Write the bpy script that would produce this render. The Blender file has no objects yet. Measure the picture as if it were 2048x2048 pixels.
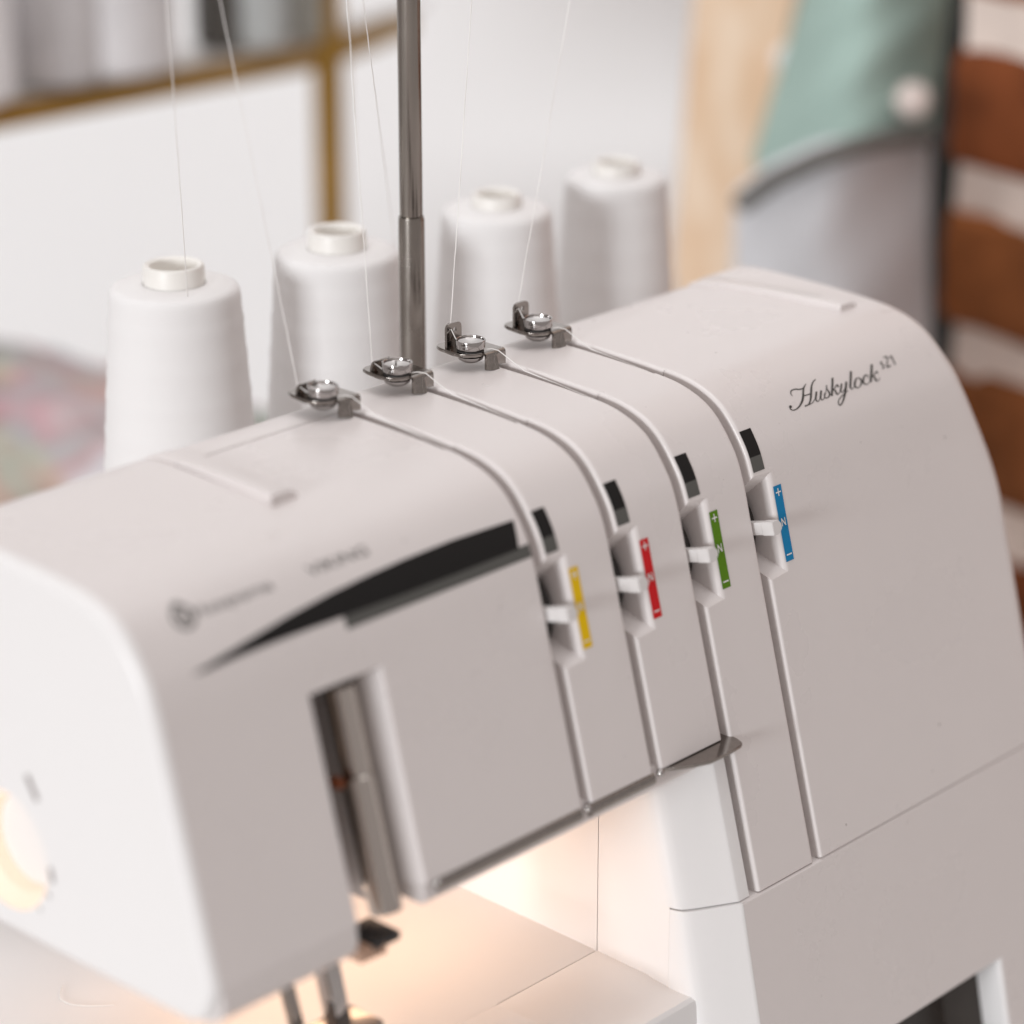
import bpy, bmesh, math, random
from mathutils import Vector, Matrix
random.seed(4)
scene = bpy.context.scene
col = scene.collection

# ------------------------------------------------------------------ camera
CAM = Vector((-0.58308, -0.49020, 0.53671))
PITCH = math.radians(20.4524)
RIGHT = Vector((0.67933, -0.73383, 0.0))
FH = Vector((0.73383, 0.67933, 0.0))
UP = FH * math.sin(PITCH) + Vector((0, 0, math.cos(PITCH)))
FWD = FH * math.cos(PITCH) - Vector((0, 0, math.sin(PITCH)))
FPX = 5830.0                                   # focal length in photo pixels (2048 wide)
cd = bpy.data.cameras.new("camera")
cam = bpy.data.objects.new("camera", cd)
col.objects.link(cam)
m = Matrix((RIGHT, UP, -FWD)).transposed().to_4x4()
m.translation = CAM
cam.matrix_world = m
cd.sensor_width = 36.0
cd.lens = FPX / 2048.0 * 36.0
cd.clip_start = 0.05
cd.clip_end = 50
cd.dof.use_dof = True
cd.dof.focus_distance = 0.872
cd.dof.aperture_fstop = 4.5
cd.dof.aperture_blades = 0
scene.camera = cam

# ------------------------------------------------------------------ world, lights, exposure
w = bpy.data.worlds.new("World")
scene.world = w
w.use_nodes = True
bg = w.node_tree.nodes["Background"]
bg.inputs[0].default_value = (1.0, 0.905, 0.875, 1)
bg.inputs[1].default_value = 0.435

def area(name, loc, target, sx, sy, power, color):
    l = bpy.data.lights.new(name, 'AREA')
    l.shape = 'RECTANGLE'; l.size = sx; l.size_y = sy
    l.energy = power; l.color = color
    o = bpy.data.objects.new(name, l)
    col.objects.link(o)
    o.location = loc
    d = Vector(target) - Vector(loc)
    o.rotation_euler = d.to_track_quat('-Z', 'Y').to_euler()
    return o
area("window_light", (-5.8, -0.84, 1.05), (0.2, 0.2, 0.25), 1.4, 1.0, 194, (0.95, 0.975, 1.0))
area("overhead_fill", (-0.5, -0.2, 2.5), (0.3, 0.4, 0.2), 2.0, 2.0, 7, (1.0, 0.96, 0.94))  # unseen soft overhead fill, added to brighten the machine's top
area("wall_wash_fill", (0.35, 0.30, 2.4), (1.05, 1.0, 0.3), 1.4, 1.4, 16.5, (0.98, 0.985, 1.0))  # unseen fill added to wash the white wall brighter
scene.view_settings.view_transform = 'Standard'
scene.view_settings.look = 'None'
scene.view_settings.exposure = 0.0
scene.view_settings.gamma = 1.0
scene.view_settings.use_curve_mapping = False
scene.cycles.use_denoising = True
scene.cycles.max_bounces = 8
scene.cycles.diffuse_bounces = 5
scene.cycles.sample_clamp_indirect = 6.0

# ------------------------------------------------------------------ pixel -> place helpers
def S(x, y): return (x, y)                     # photo pixels
def D(x, y): return (x * 1.06004, y * 1.06004) # pixels of the 1932-wide view
def ray(p):
    return (RIGHT * (p[0] - 1024) + UP * (1024 - p[1]) + FWD * FPX)
def onx(p, x): d = ray(p); return CAM + d * ((x - CAM.x) / d.x)
def ony(p, y): d = ray(p); return CAM + d * ((y - CAM.y) / d.y)
def onz(p, z): d = ray(p); return CAM + d * ((z - CAM.z) / d.z)
def at(p, dist): return CAM + ray(p) * (dist / FPX)
FN = Vector((0, -1, .267)).normalized()
def onface(p, h=0.0):
    d = ray(p); q = Vector((0, -.0193, .1283)) + FN * h
    return CAM + d * ((q - CAM).dot(FN) / d.dot(FN))

# ------------------------------------------------------------------ materials
MATS = {}
def mat(name, color, rough=.4, metal=0.0, spec=.5, bump=0.0, bscale=400, vary=0.0, vscale=30,
        emit=None, estr=0.0, sss=0.0, coat=0.0):
    if name in MATS: return MATS[name]
    M = bpy.data.materials.new(name); M.use_nodes = True
    nt = M.node_tree; b = nt.nodes["Principled BSDF"]
    b.inputs["Base Color"].default_value = (*color, 1)
    b.inputs["Roughness"].default_value = rough
    b.inputs["Metallic"].default_value = metal
    b.inputs["Specular IOR Level"].default_value = spec
    b.inputs["Coat Weight"].default_value = coat
    if emit:
        b.inputs["Emission Color"].default_value = (*emit, 1)
        b.inputs["Emission Strength"].default_value = estr
    tc = nt.nodes.new("ShaderNodeTexCoord")
    if vary > 0:
        n = nt.nodes.new("ShaderNodeTexNoise"); n.inputs["Scale"].default_value = vscale
        n.inputs["Detail"].default_value = 6
        nt.links.new(tc.outputs["Object"], n.inputs["Vector"])
        r = nt.nodes.new("ShaderNodeMapRange")
        r.inputs[1].default_value = .3; r.inputs[2].default_value = .7
        r.inputs[3].default_value = 1 - vary; r.inputs[4].default_value = 1 + vary
        nt.links.new(n.outputs["Fac"], r.inputs[0])
        mx = nt.nodes.new("ShaderNodeMix"); mx.data_type = 'RGBA'; mx.blend_type = 'MULTIPLY'
        mx.inputs[0].default_value = 1
        mx.inputs[6].default_value = (*color, 1)
        nt.links.new(r.outputs[0], mx.inputs[7])
        nt.links.new(mx.outputs[2], b.inputs["Base Color"])
        rr = nt.nodes.new("ShaderNodeMapRange")
        rr.inputs[1].default_value = .3; rr.inputs[2].default_value = .7
        rr.inputs[3].default_value = max(.02, rough - .06); rr.inputs[4].default_value = rough + .06
        nt.links.new(n.outputs["Fac"], rr.inputs[0]); nt.links.new(rr.outputs[0], b.inputs["Roughness"])
    if bump > 0:
        n2 = nt.nodes.new("ShaderNodeTexNoise"); n2.inputs["Scale"].default_value = bscale
        n2.inputs["Detail"].default_value = 3
        nt.links.new(tc.outputs["Object"], n2.inputs["Vector"])
        bp = nt.nodes.new("ShaderNodeBump"); bp.inputs["Strength"].default_value = bump
        bp.inputs["Distance"].default_value = .0003
        nt.links.new(n2.outputs["Fac"], bp.inputs["Height"])
        nt.links.new(bp.outputs[0], b.inputs["Normal"])
    MATS[name] = M
    return M
PLASTIC = mat("white_plastic", (.755, .712, .698), .30, spec=.42, bump=.12, bscale=2600, vary=.012, vscale=25)
PLASTIC_LIT = mat("white_plastic_lit", (.84, .83, .825), .30, spec=.45, bump=.08, bscale=2600)  # paler copy of the same plastic, with stronger light put into its colour
LEVERM = mat("lever_plastic", (.72, .70, .69), .35, spec=.5)
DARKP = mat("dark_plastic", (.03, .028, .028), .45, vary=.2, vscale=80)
DIALM = mat("dial_void_dark", (.022, .019, .017), .45)  # near black paints in the dark void around each otherwise white dial
CHROME = mat("chrome", (.46, .44, .43), .07, metal=1.0, vary=.05, vscale=300)
CHROME_D = mat("nickel", (.31, .285, .265), .13, metal=1.0, vary=.08, vscale=500)
BARM = mat("bar_steel", (.56, .52, .48), .10, metal=1.0)
STEEL = mat("pole_steel", (.29, .265, .24), .24, metal=1.0, vary=.06, vscale=60)
BLACKINK = mat("black_ink", (.011, .0105, .0105), .5, spec=.22)
GREYINK = mat("grey_ink", (.105, .105, .098), .5, spec=.22)
TEXTINK = mat("print_ink", (.05, .05, .045), .5)
WHITEINK = mat("white_ink", (.80, .80, .78), .5)
YELLOW = mat("yellow_ink", (.82, .53, .0), .5, spec=.22)
RED = mat("red_ink", (.62, .010, .014), .5, spec=.22)
GREEN = mat("green_ink", (.095, .23, .004), .5, spec=.22)
BLUE = mat("blue_ink", (.004, .215, .46), .5, spec=.22)

def specks(M):
    """sparse tiny dust specks and faint scuffs on moulded plastic"""
    nt = M.node_tree; b = nt.nodes["Principled BSDF"]
    src = b.inputs["Base Color"].links[0].from_socket
    tc = nt.nodes.new("ShaderNodeTexCoord")
    v = nt.nodes.new("ShaderNodeTexVoronoi"); v.inputs["Scale"].default_value = 75; v.inputs["Randomness"].default_value = 1
    nt.links.new(tc.outputs["Object"], v.inputs["Vector"])
    lt = nt.nodes.new("ShaderNodeMath"); lt.operation = 'LESS_THAN'; lt.inputs[1].default_value = .030
    nt.links.new(v.outputs["Distance"], lt.inputs[0])
    sep = nt.nodes.new("ShaderNodeSeparateColor"); nt.links.new(v.outputs["Color"], sep.inputs[0])
    mu = nt.nodes.new("ShaderNodeMath"); mu.operation = 'MULTIPLY'
    nt.links.new(lt.outputs[0], mu.inputs[0]); nt.links.new(sep.outputs[0], mu.inputs[1])
    mx = nt.nodes.new("ShaderNodeMix"); mx.data_type = 'RGBA'
    mx.inputs[7].default_value = (.22, .19, .17, 1)
    nt.links.new(mu.outputs[0], mx.inputs[0]); nt.links.new(src, mx.inputs[6]); nt.links.new(mx.outputs[2], b.inputs["Base Color"])
specks(PLASTIC)

# ------------------------------------------------------------------ object helpers
def mesh_obj(name, bm, material, parent=None, smooth=32):
    me = bpy.data.meshes.new(name)
    bmesh.ops.recalc_face_normals(bm, faces=bm.faces)
    bm.to_mesh(me); bm.free()
    if smooth:
        me.shade_smooth()
        me.set_sharp_from_angle(angle=math.radians(smooth))
    me.materials.append(material)
    o = bpy.data.objects.new(name, me)
    col.objects.link(o)
    if parent is not None: o.parent = parent
    return o
def thing(name, label, cat, loc=(0, 0, 0), group=None):
    o = bpy.data.objects.new(name, None); col.objects.link(o)
    o.location = loc; o.empty_display_size = .02
    o["label"] = label; o["category"] = cat
    if group: o["group"] = group
    return o
def tag(o, label, cat, group=None):
    o["label"] = label; o["category"] = cat
    if group: o["group"] = group
    return o
def structure(o): o["kind"] = "structure"; return o
def box(bm, lo, hi, bevel=0.0, seg=2, mtx=None):
    r = bmesh.ops.create_cube(bm, size=1.0)
    vs = r['verts']
    for v in vs:
        v.co = Vector([(lo[i] + hi[i]) / 2 + v.co[i] * (hi[i] - lo[i]) for i in range(3)])
    if bevel > 0:
        es = list({e for v in vs for e in v.link_edges})
        rr = bmesh.ops.bevel(bm, geom=es, offset=bevel, segments=seg, affect='EDGES', profile=.5)
        vs = list({v for f in rr['faces'] for v in f.verts} | {v for v in vs if v.is_valid})
    if mtx is not None:
        for v in vs: v.co = mtx @ v.co
    return vs
def lathe(bm, pts, center, axis='Z', n=48, closed=False):
    """pts = (radius, height) revolved round an axis through center"""
    c = Vector(center); rings = []
    for r, h in pts:
        ring = []
        for i in range(n):
            a = 2 * math.pi * i / n
            u, v = r * math.cos(a), r * math.sin(a)
            if axis == 'Z': p = Vector((u, v, h))
            elif axis == 'X': p = Vector((h, u, v))
            else: p = Vector((u, h, v))
            ring.append(bm.verts.new(c + p))
        rings.append(ring)
    for a, b in zip(rings, rings[1:]):
        for i in range(n):
            bm.faces.new((a[i], a[(i + 1) % n], b[(i + 1) % n], b[i]))
    if not closed:
        for ring in (rings[0], rings[-1]): bm.faces.new(ring)
    return rings
def catmull(pts, n=8):
    pts = [Vector(p) for p in pts]
    if len(pts) < 3: return pts
    out = []
    ext = [pts[0] * 2 - pts[1]] + pts + [pts[-1] * 2 - pts[-2]]
    for i in range(1, len(ext) - 2):
        p0, p1, p2, p3 = ext[i - 1:i + 3]
        for j in range(n):
            t = j / n
            out.append(.5 * ((2 * p1) + (p2 - p0) * t + (2 * p0 - 5 * p1 + 4 * p2 - p3) * t * t
                             + (3 * p1 - p0 - 3 * p2 + p3) * t ** 3))
    out.append(pts[-1])
    return out
def tube(bm, pts, r, n=8, radii=None):
    pts = [Vector(p) for p in pts]; rings = []
    for i, p in enumerate(pts):
        d = (pts[min(i + 1, len(pts) - 1)] - pts[max(i - 1, 0)]).normalized()
        a = d.orthogonal().normalized() if i == 0 else (prev - d * prev.dot(d)).normalized()
        prev = a; b = d.cross(a)
        rad = radii[i] if radii else r
        rings.append([bm.verts.new(p + (a * math.cos(t) + b * math.sin(t)) * rad)
                      for t in [2 * math.pi * k / n for k in range(n)]])
    for a, b in zip(rings, rings[1:]):
        for i in range(n): bm.faces.new((a[i], a[(i + 1) % n], b[(i + 1) % n], b[i]))
    bm.faces.new(rings[0]); bm.faces.new(rings[-1])
def prism(bm, poly, ext):
    """poly: list of 3D points (planar), ext: extrusion vector"""
    a = [bm.verts.new(Vector(p)) for p in poly]
    b = [bm.verts.new(Vector(p) + Vector(ext)) for p in poly]
    n = len(a)
    bm.faces.new(a); bm.faces.new(b[::-1])
    for i in range(n): bm.faces.new((a[i], a[(i + 1) % n], b[(i + 1) % n], b[i]))

# ------------------------------------------------------------------ the machine's shell profile (front face, shoulder, top, back)
def yline(z): return -.0193 + .267 * (z - .1283)
raw = [(yline(z), z) for z in (.02, .07, .1283, .16, .19, .214, .230)] + \
      [(.0119, .2447), (.0160, .2535), (.0238, .2627), (.0345, .2676), (.0486, .2694), (.0675, .2704),
       (.0858, .2708), (.0955, .2704), (.1010, .2688), (.1046, .2655), (.1058, .261), (.1060, .24), (.1060, .17)]
PR = [Vector((0, y, z)) for y, z in raw]
PD = catmull(PR, 14)
SS = [0.0]
for a, b in zip(PD, PD[1:]): SS.append(SS[-1] + (b - a).length)
def s_at_z(z):
    for i in range(len(PD) - 1):
        if PD[i].z <= z <= PD[i + 1].z:
            return SS[i] + (SS[i + 1] - SS[i]) * (z - PD[i].z) / (PD[i + 1].z - PD[i].z)
def s_at_y(y):
    for i in range(len(PD) - 1):
        if PD[i].z > .255 and PD[i].y <= y <= PD[i + 1].y:
            return SS[i] + (SS[i + 1] - SS[i]) * (y - PD[i].y) / (PD[i + 1].y - PD[i].y)
import bisect
def prof(s):
    i = min(max(bisect.bisect_right(SS, s) - 1, 0), len(PD) - 2)
    t = (s - SS[i]) / (SS[i + 1] - SS[i])
    p = PD[i].lerp(PD[i + 1], t)
    j0, j1 = max(i - 1, 0), min(i + 2, len(PD) - 1)
    d0 = (PD[i + 1] - PD[j0]).normalized(); d1 = (PD[j1] - PD[i]).normalized()
    d = d0.lerp(d1, t)
    nrm = Vector((0, -d.z, d.y)).normalized()
    return p, nrm
def sp(x, s, h=0.0):
    p, nn = prof(s)
    return Vector((x, p.y + nn.y * h, p.z + nn.z * h))
def surf(px):
    """photo pixel -> (x, s) on the shell"""
    d = ray(px); best = None
    for i in range(len(PD) - 1):
        a, b = PD[i], PD[i + 1]
        ey, ez = b.y - a.y, b.z - a.z
        det = d.y * -ez + ey * d.z
        if abs(det) < 1e-12: continue
        ry, rz = a.y - CAM.y, a.z - CAM.z
        t = (ry * -ez + ey * rz) / det
        u = (d.y * rz - d.z * ry) / det
        if -1e-6 <= u <= 1 + 1e-6 and t > 0 and (best is None or t < best[0]):
            best = (t, CAM.x + d.x * t, SS[i] + u * (SS[i + 1] - SS[i]))
    return best[1], best[2]

GR = [-.0282, .0018, .0329, .0629]             # right edges of the four thread slots
GW = .0035
GL = [g - GW for g in GR]
S_ARM = s_at_z(.1755); S_BASE = s_at_z(.1285); S_SLOT = s_at_z(.2338)
S_BRK = s_at_y(.0456); S_SEAM = s_at_y(.0868); S_BACK = SS[-1]
S_RB, S_RT = s_at_z(.2130), s_at_z(.2438)       # recess bottom / top
def loft(bm, xl, xr, sa, sb, T=.012, bl=.0005, br=.0004, off=0.0, recess=0.0, TL=None, step=.0012, capa=True, capb=True):
    TL = TL or T
    fx = xr if callable(xr) else (lambda s: xr)
    NA = 4
    segs = []
    if recess:
        cuts = [(sa, 0, 0, 0), (S_RB, 0, 1, 0), (S_RB + .0006, 1, 1, 0), (S_RT - .0006, 1, -1, 0), (S_RT, 0, -1, 0), (sb, 0, 0, 0)]
    else:
        cuts = [(sa, 0, 0, 0), (sb, 0, 0, 0)]
    nodes = []
    for (a, wa, ka, _), (b, wb, kb, _) in zip(cuts, cuts[1:]):
        n = max(1, int((b - a) / step))
        for j in range(n):
            t = j / n; nodes.append((a, b, t, wa, wb, ka, kb))
    nodes.append((cuts[-2][0], cuts[-1][0], 1.0, cuts[-2][1], cuts[-1][1], cuts[-2][2], cuts[-1][2]))
    rows = []
    for a, b, t, wa, wb, ka, kb in nodes:
        w = wa + (wb - wa) * t
        k = ka + (kb - ka) * t
        s0 = a + (b - a) * t
        x0 = xl + recess * w
        b_l = (bl(s0) if callable(bl) else bl) + (.0009 if recess else 0) * w
        X1 = fx(s0)
        cs = [(x0, -TL), (x0, -b_l)]
        for i in range(1, NA + 1):
            th = math.pi / 2 * i / NA
            cs.append((x0 + b_l * (1 - math.cos(th)), -b_l * (1 - math.sin(th))))
        cs.append((x0 + b_l + .0004, 0.0)); cs.append((X1 - br - .0004, 0.0))
        NB = 4 if br < .002 else 10
        for i in range(NB + 1):
            th = math.pi / 2 * i / NB
            cs.append((X1 - br + br * math.sin(th), -br * (1 - math.cos(th))))
        cs.append((X1, -T))
        row = []
        for q, (x, h) in enumerate(cs):
            s = s0
            if k and q < 6: s = s0 + k * min(-h, .0075) * 1.0
            row.append(bm.verts.new(sp(x, s, h + off)))
        rows.append(row)
    for r0, r1 in zip(rows, rows[1:]):
        for i in range(len(r0) - 1):
            bm.faces.new((r0[i], r0[i + 1], r1[i + 1], r1[i]))
    if capa: bm.faces.new(rows[0])
    if capb: bm.faces.new(rows[-1][::-1])

M = thing("overlock_sewing_machine", "white overlock sewing machine with four coloured tension scales and lit sewing bed", "sewing machine")
def xright(s):
    p, _ = prof(s)
    t = min(1, max(0, (p.z - .205) / .064)); t = t * t * (3 - 2 * t)
    return .187 - .0155 * t
XL = -.167
def edge_r(s):                                  # slot edges are softer over the shoulder
    p, _ = prof(s); t = min(1, max(0, (p.z - .240) / .02)); return .0008 + .0004 * t
# front panels
bm = bmesh.new()
loft(bm, XL, -.1197, S_ARM - .002, S_SLOT, T=.020, bl=.0002)
loft(bm, -.0945, GL[0], S_ARM, S_SLOT, T=.012, TL=.030, bl=.0008, br=.0008)
loft(bm, XL, GL[0], S_SLOT, S_BRK - .0002, T=.012, bl=.0002, br=.0008)
loft(bm, XL, -.0957, S_BRK - .0002, S_BACK, T=.006, bl=.0002, br=.0003)
mesh_obj("front_panel", bm, PLASTIC, M)
for i, (xl, xr, sa, off) in enumerate([(GR[0], GL[1], S_ARM, .00025), (GR[1], GL[2], S_ARM, .0005), (GR[2], GL[3], S_BASE, .00075)]):
    bm = bmesh.new(); loft(bm, xl, xr, sa, S_BRK - .0002, off=off, recess=.0072, bl=edge_r, br=.0008)
    mesh_obj("front_panel", bm, PLASTIC, M)
bm = bmesh.new()
loft(bm, GR[3], xright, S_BASE, S_BRK - .0002, recess=.0072, bl=edge_r, br=.006, off=.0010)
loft(bm, .1490, xright, S_BRK - .0002, S_BACK, T=.008, bl=.0003, br=.006, off=.0010)
mesh_obj("front_panel", bm, PLASTIC, M)
# top plates and the strip that carries the thread guides
for kk, (xl, xr) in enumerate([(-.0953, GL[0]), (GR[0], GL[1]), (GR[1], GL[2]), (GR[2], GL[3]), (GR[3], .1486)]):
    bm = bmesh.new(); loft(bm, xl, xr, S_BRK + .0001, S_SEAM - .0002, T=.006, bl=.0013, br=.0008, off=-.0003 + .00025 * kk)
    mesh_obj("top_plate", bm, PLASTIC, M)
bm = bmesh.new(); loft(bm, -.0953, .1486, S_SEAM + .0002, S_BACK, T=.006, bl=.0003, off=-.0002)
mesh_obj("rear_strip", bm, PLASTIC, M)
# raised wedge pads at both ends of the top
def pad(x0, x1, y0, y1, wd, h, o=0.0):
    bm = bmesh.new(); n = 24; rows = []
    for j in range(n + 1):
        t = j / n; s = s_at_y(y0 + (y1 - y0) * t); x = x0 + (x1 - x0) * t
        hh = (h * (1 - t) ** .6 if t < 1 else 0.0) + o
        rows.append([bm.verts.new(sp(x, s, -.001)), bm.verts.new(sp(x, s, hh - .0003)), bm.verts.new(sp(x + .0004, s, hh)),
                     bm.verts.new(sp(x + wd * .8, s, hh * .9)), bm.verts.new(sp(x + wd, s, hh * .6)), bm.verts.new(sp(x + wd * 1.25, s, -.001))])
    for a, b in zip(rows, rows[1:]):
        for i in range(5): bm.faces.new((a[i], a[i + 1], b[i + 1], b[i]))
    bm.faces.new(rows[0])
    mesh_obj("raised_pad", bm, PLASTIC, M, 25)
pad(-.0962, -.0945, .0473, .1010, .0085, .0027)
pad(.1487, .1390, .0436, .0985, .0080, .0023, .0008)
# inner core behind the slots, coloured dark for the shade on their floors
bm = bmesh.new()
for xl, xr, sa in [(-.090, .028, S_ARM), (.028, .172, S_BASE)]:
    rows = []
    n = 60
    for j in range(n + 1):
        s = sa + (S_BACK - .03 - sa) * j / n
        rows.append((bm.verts.new(sp(xl, s, -.0115)), bm.verts.new(sp(xr, s, -.0115))))
    for a, b in zip(rows, rows[1:]): bm.faces.new((a[0], a[1], b[1], b[0]))
mesh_obj("inner_core", bm, DARKP, M)
# needle-bar cavity in the left panel
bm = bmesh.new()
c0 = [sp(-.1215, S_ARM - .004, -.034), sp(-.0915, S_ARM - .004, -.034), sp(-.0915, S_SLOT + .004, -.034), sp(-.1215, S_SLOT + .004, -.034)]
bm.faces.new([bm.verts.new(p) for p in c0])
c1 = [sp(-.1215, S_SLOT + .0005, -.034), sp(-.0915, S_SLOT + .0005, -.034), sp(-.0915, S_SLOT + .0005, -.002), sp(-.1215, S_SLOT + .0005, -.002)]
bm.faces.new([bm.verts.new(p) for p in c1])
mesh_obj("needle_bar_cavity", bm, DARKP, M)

# left end cap with round lamp hole
def cap_outline():
    pts = []
    s0, s1 = s_at_z(.1745), S_BACK
    n = 90
    for j in range(n + 1):
        p, nn = prof(s0 + (s1 - s0) * j / n); pts.append((p.y, p.z))
    pts += [(.106, .166), (.1045, .1632), (.1015, .1622)]
    c = (.0045, .1722)
    for a in range(0, 80, 8):
        th = math.radians(-90 - a); pts.append((c[0] + .0102 * math.cos(th), c[1] + .0102 * math.sin(th)))
    return pts
OUT = cap_outline()
def inset(poly, d):
    n = len(poly); res = []
    for i in range(n):
        p0, p1, p2 = Vector(poly[i - 1]), Vector(poly[i]), Vector(poly[(i + 1) % n])
        t = (p2 - p0).normalized(); nn = Vector((t.y, -t.x))
        res.append((p1.x + nn.x * d, p1.y + nn.y * d))
    return res
HC = (.0729, .1866); HR = .0170
bm = bmesh.new(); R = .0030; rings = []
def ringx(poly, x): return [bm.verts.new((x, y, z)) for y, z in poly]
rings.append(ringx(OUT, XL))
for i in range(1, 8):
    th = math.pi / 2 * i / 7
    rings.append(ringx(inset(OUT, R * (1 - math.cos(th))), XL - R * math.sin(th)))
for a, b in zip(rings, rings[1:]):
    for i in range(len(a)): bm.faces.new((a[i], a[(i + 1) % len(a)], b[(i + 1) % len(a)], b[i]))
XF = XL - R
rings.append(ringx(inset(OUT, R + .0008), XF))
for i in range(len(OUT)): bm.faces.new((rings[-2][i], rings[-2][(i + 1) % len(OUT)], rings[-1][(i + 1) % len(OUT)], rings[-1][i]))
hole = [bm.verts.new((XF, HC[0] + HR * math.cos(t), HC[1] + HR * math.sin(t))) for t in [2 * math.pi * k / 48 for k in range(48)]]
he = [bm.edges.new((hole[i], hole[(i + 1) % 48])) for i in range(48)]
oe = [bm.edges.get((rings[-1][i], rings[-1][(i + 1) % len(OUT)])) for i in range(len(OUT))]
bmesh.ops.triangle_fill(bm, use_beauty=True, use_dissolve=False, edges=he + oe)
cap = mesh_obj("end_cap", bm, PLASTIC_LIT, M, 40)
HOLE_GLOW = mat("hole_wall_glow", (.9, .78, .66), .4, emit=(1.0, .68, .48), estr=.28)  # hole wall glows in place of the lamp's warm light falling on it
bm = bmesh.new()
lathe(bm, [(HR + .0002, 0.0), (HR - .0006, .0012), (HR - .0034, .0042), (HR - .0040, .013)], (XF, HC[0], HC[1]), 'X', 48, closed=True)
mesh_obj("hole_wall_glow", bm, HOLE_GLOW, cap)
bm = bmesh.new(); lathe(bm, [(.0131, 0), (.0131, .001)], (XF + .0085, HC[0], HC[1]), 'X', 40)
mesh_obj("lamp_lens", bm, PLASTIC_LIT, cap)
MARK = mat("faint_mark", (.33, .30, .29), .5)
for (ya, za, yb, zb, r) in [(.0617, .2109, .0588, .2063, .0011), (.0546, .1868, .0540, .1842, .0009), (.0563, .1795, .0559, .1787, .0005), (.0602, .1740, .0600, .1733, .0004)]:
    bm = bmesh.new(); a = Vector((XF - .0001, ya, za)); b = Vector((XF - .0001, yb, zb)); d = (b - a).normalized(); ang = math.atan2(d.z, d.y)
    vs = []
    for k in range(24):
        t = 2 * math.pi * k / 24; c = b if math.cos(t - ang) > 0 else a
        vs.append(bm.verts.new(c + Vector((0, r * math.cos(t), r * math.sin(t)))))
    bm.faces.new(vs); mesh_obj("printed_mark", bm, MARK, cap, 0)

# arm underside with rounded lower front edge
def underside(xa, xb, ytop, name, z0=.1622, rr=.0075, yb=.104):
    bm = bmesh.new(); pts = []
    z1 = .1760
    pts.append((ytop(z1), z1)); pts.append((ytop(.1735), .1735))
    cy, cz = ytop(.1715) + rr, z0 + rr
    for a in range(0, 91, 10):
        th = math.radians(180 + a); pts.append((cy + rr * math.cos(th), cz + rr * math.sin(th)))
    pts += [(yb, z0), (yb, z1)]
    prism(bm, [(xa, y, z) for y, z in pts], (xb - xa, 0, 0))
    return mesh_obj(name, bm, PLASTIC, M, 30)
underside(XL + .0005, -.1202, lambda z: yline(z) + .0003, "arm_underside", yb=.048)
bm = bmesh.new(); box(bm, (XL + .0005, .0481, .1622), (-.1203, .104, .1682)); mesh_obj("arm_underside", bm, PLASTIC, M)
underside(-.0938, .0230, lambda z: yline(z) + .0016, "arm_underside", .1686, .0022)
bm = bmesh.new(); box(bm, (-.0938, .012, .1622), (.0070, .104, .1690)); mesh_obj("arm_underside", bm, PLASTIC, M)
bm = bmesh.new(); box(bm, (-.1202, .030, .1622), (-.0900, .104, .176)); mesh_obj("arm_underside", bm, PLASTIC, M)
# rear housing and closing walls
bm = bmesh.new(); box(bm, (-.135, .080, .1640), (.178, .1055, .262)); mesh_obj("rear_housing", bm, PLASTIC, M)
bm = bmesh.new(); box(bm, (.010, .10, .002), (.178, .1055, .165)); mesh_obj("rear_wall", bm, PLASTIC, M)

bm = bmesh.new(); n = 80
side = [prof(S_BASE + (S_BACK - S_BASE) * j / n) for j in range(n + 1)]
prism(bm, [(.1665, p.y - nn.y * .004, p.z - nn.z * .004) for p, nn in side] + [(.1665, .1015, .129)], (.003, 0, 0))
mesh_obj("side_panel", bm, PLASTIC, M, 40)

# ---------------- column and base
def ylow(z): return -.0203 - .215 * (.1280 - z)
def col_loft(name, zs, plan, material=PLASTIC_LIT):
    bm = bmesh.new(); rows = []
    for z in zs: rows.append([bm.verts.new((x, y, z)) for x, y in plan(z)])
    for a, b in zip(rows, rows[1:]):
        for i in range(len(a) - 1): bm.faces.new((a[i], a[i + 1], b[i + 1], b[i]))
    bm.faces.new(rows[0]); bm.faces.new(rows[-1])
    return mesh_obj(name, bm, material, M, 30)
def plan_up(z, yf=yline, xr=None, stop=False):
    y = yf(z)
    pts = [(xr if xr else GL[2], y + .012), (xr if xr else GL[2], y + .0003), ((xr if xr else GL[2]) - .0003, y), (.0247, y), (.0241, y + .0001), (.0236, y + .0004)]
    a = Vector((.0085, y + .0088)); b = Vector((.0236, y + .0004))
    pts += [tuple(b.lerp(a, t)) for t in (.4, .75)]
    pts += [tuple(q) for q in [Vector((.0105, y + .0079)), Vector((.0088, y + .0092)), Vector((.0078, y + .0112)), Vector((.0074, y + .014))]]
    if stop is True: pts.append((.0074 + .03 * (y + .02), y + .02))
    elif stop:
        pts = [(.0252, y + .006), (.0249, y + .00003)] + pts[4:]
        pts = [(q[0], min(q[1], stop - .0008 + .00001 * k)) for k, q in enumerate(pts)] + [(.0074 + .03 * stop, stop)]
    pts.append((.0230, pts[-1][1]))
    return pts
col_loft("column", [.1285, .145, .16, .1738], lambda z: plan_up(z, stop=True))
def inner_wall(ya, yb, dx):
    bm = bmesh.new()
    xw = lambda y: .0074 + .03 * y + dx
    if ya < 0: front = [(ya, ZB - .004), (ya, .1284), (yline(.1284) + .0140, .1285), (yline(.1736) + .0140, .1736)]
    else: front = [(ya, ZB - .004), (ya, .1736)]
    prism(bm, [(xw(y), y, z) for y, z in front + [(yb, .1736), (yb, ZB - .004)]], (.012, 0, 0))
    mesh_obj("column_side", bm, PLASTIC_LIT, M, 30)
ZB = .103
inner_wall(-.0066, .0220, .0003); inner_wall(.02235, .105, .0003)
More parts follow.
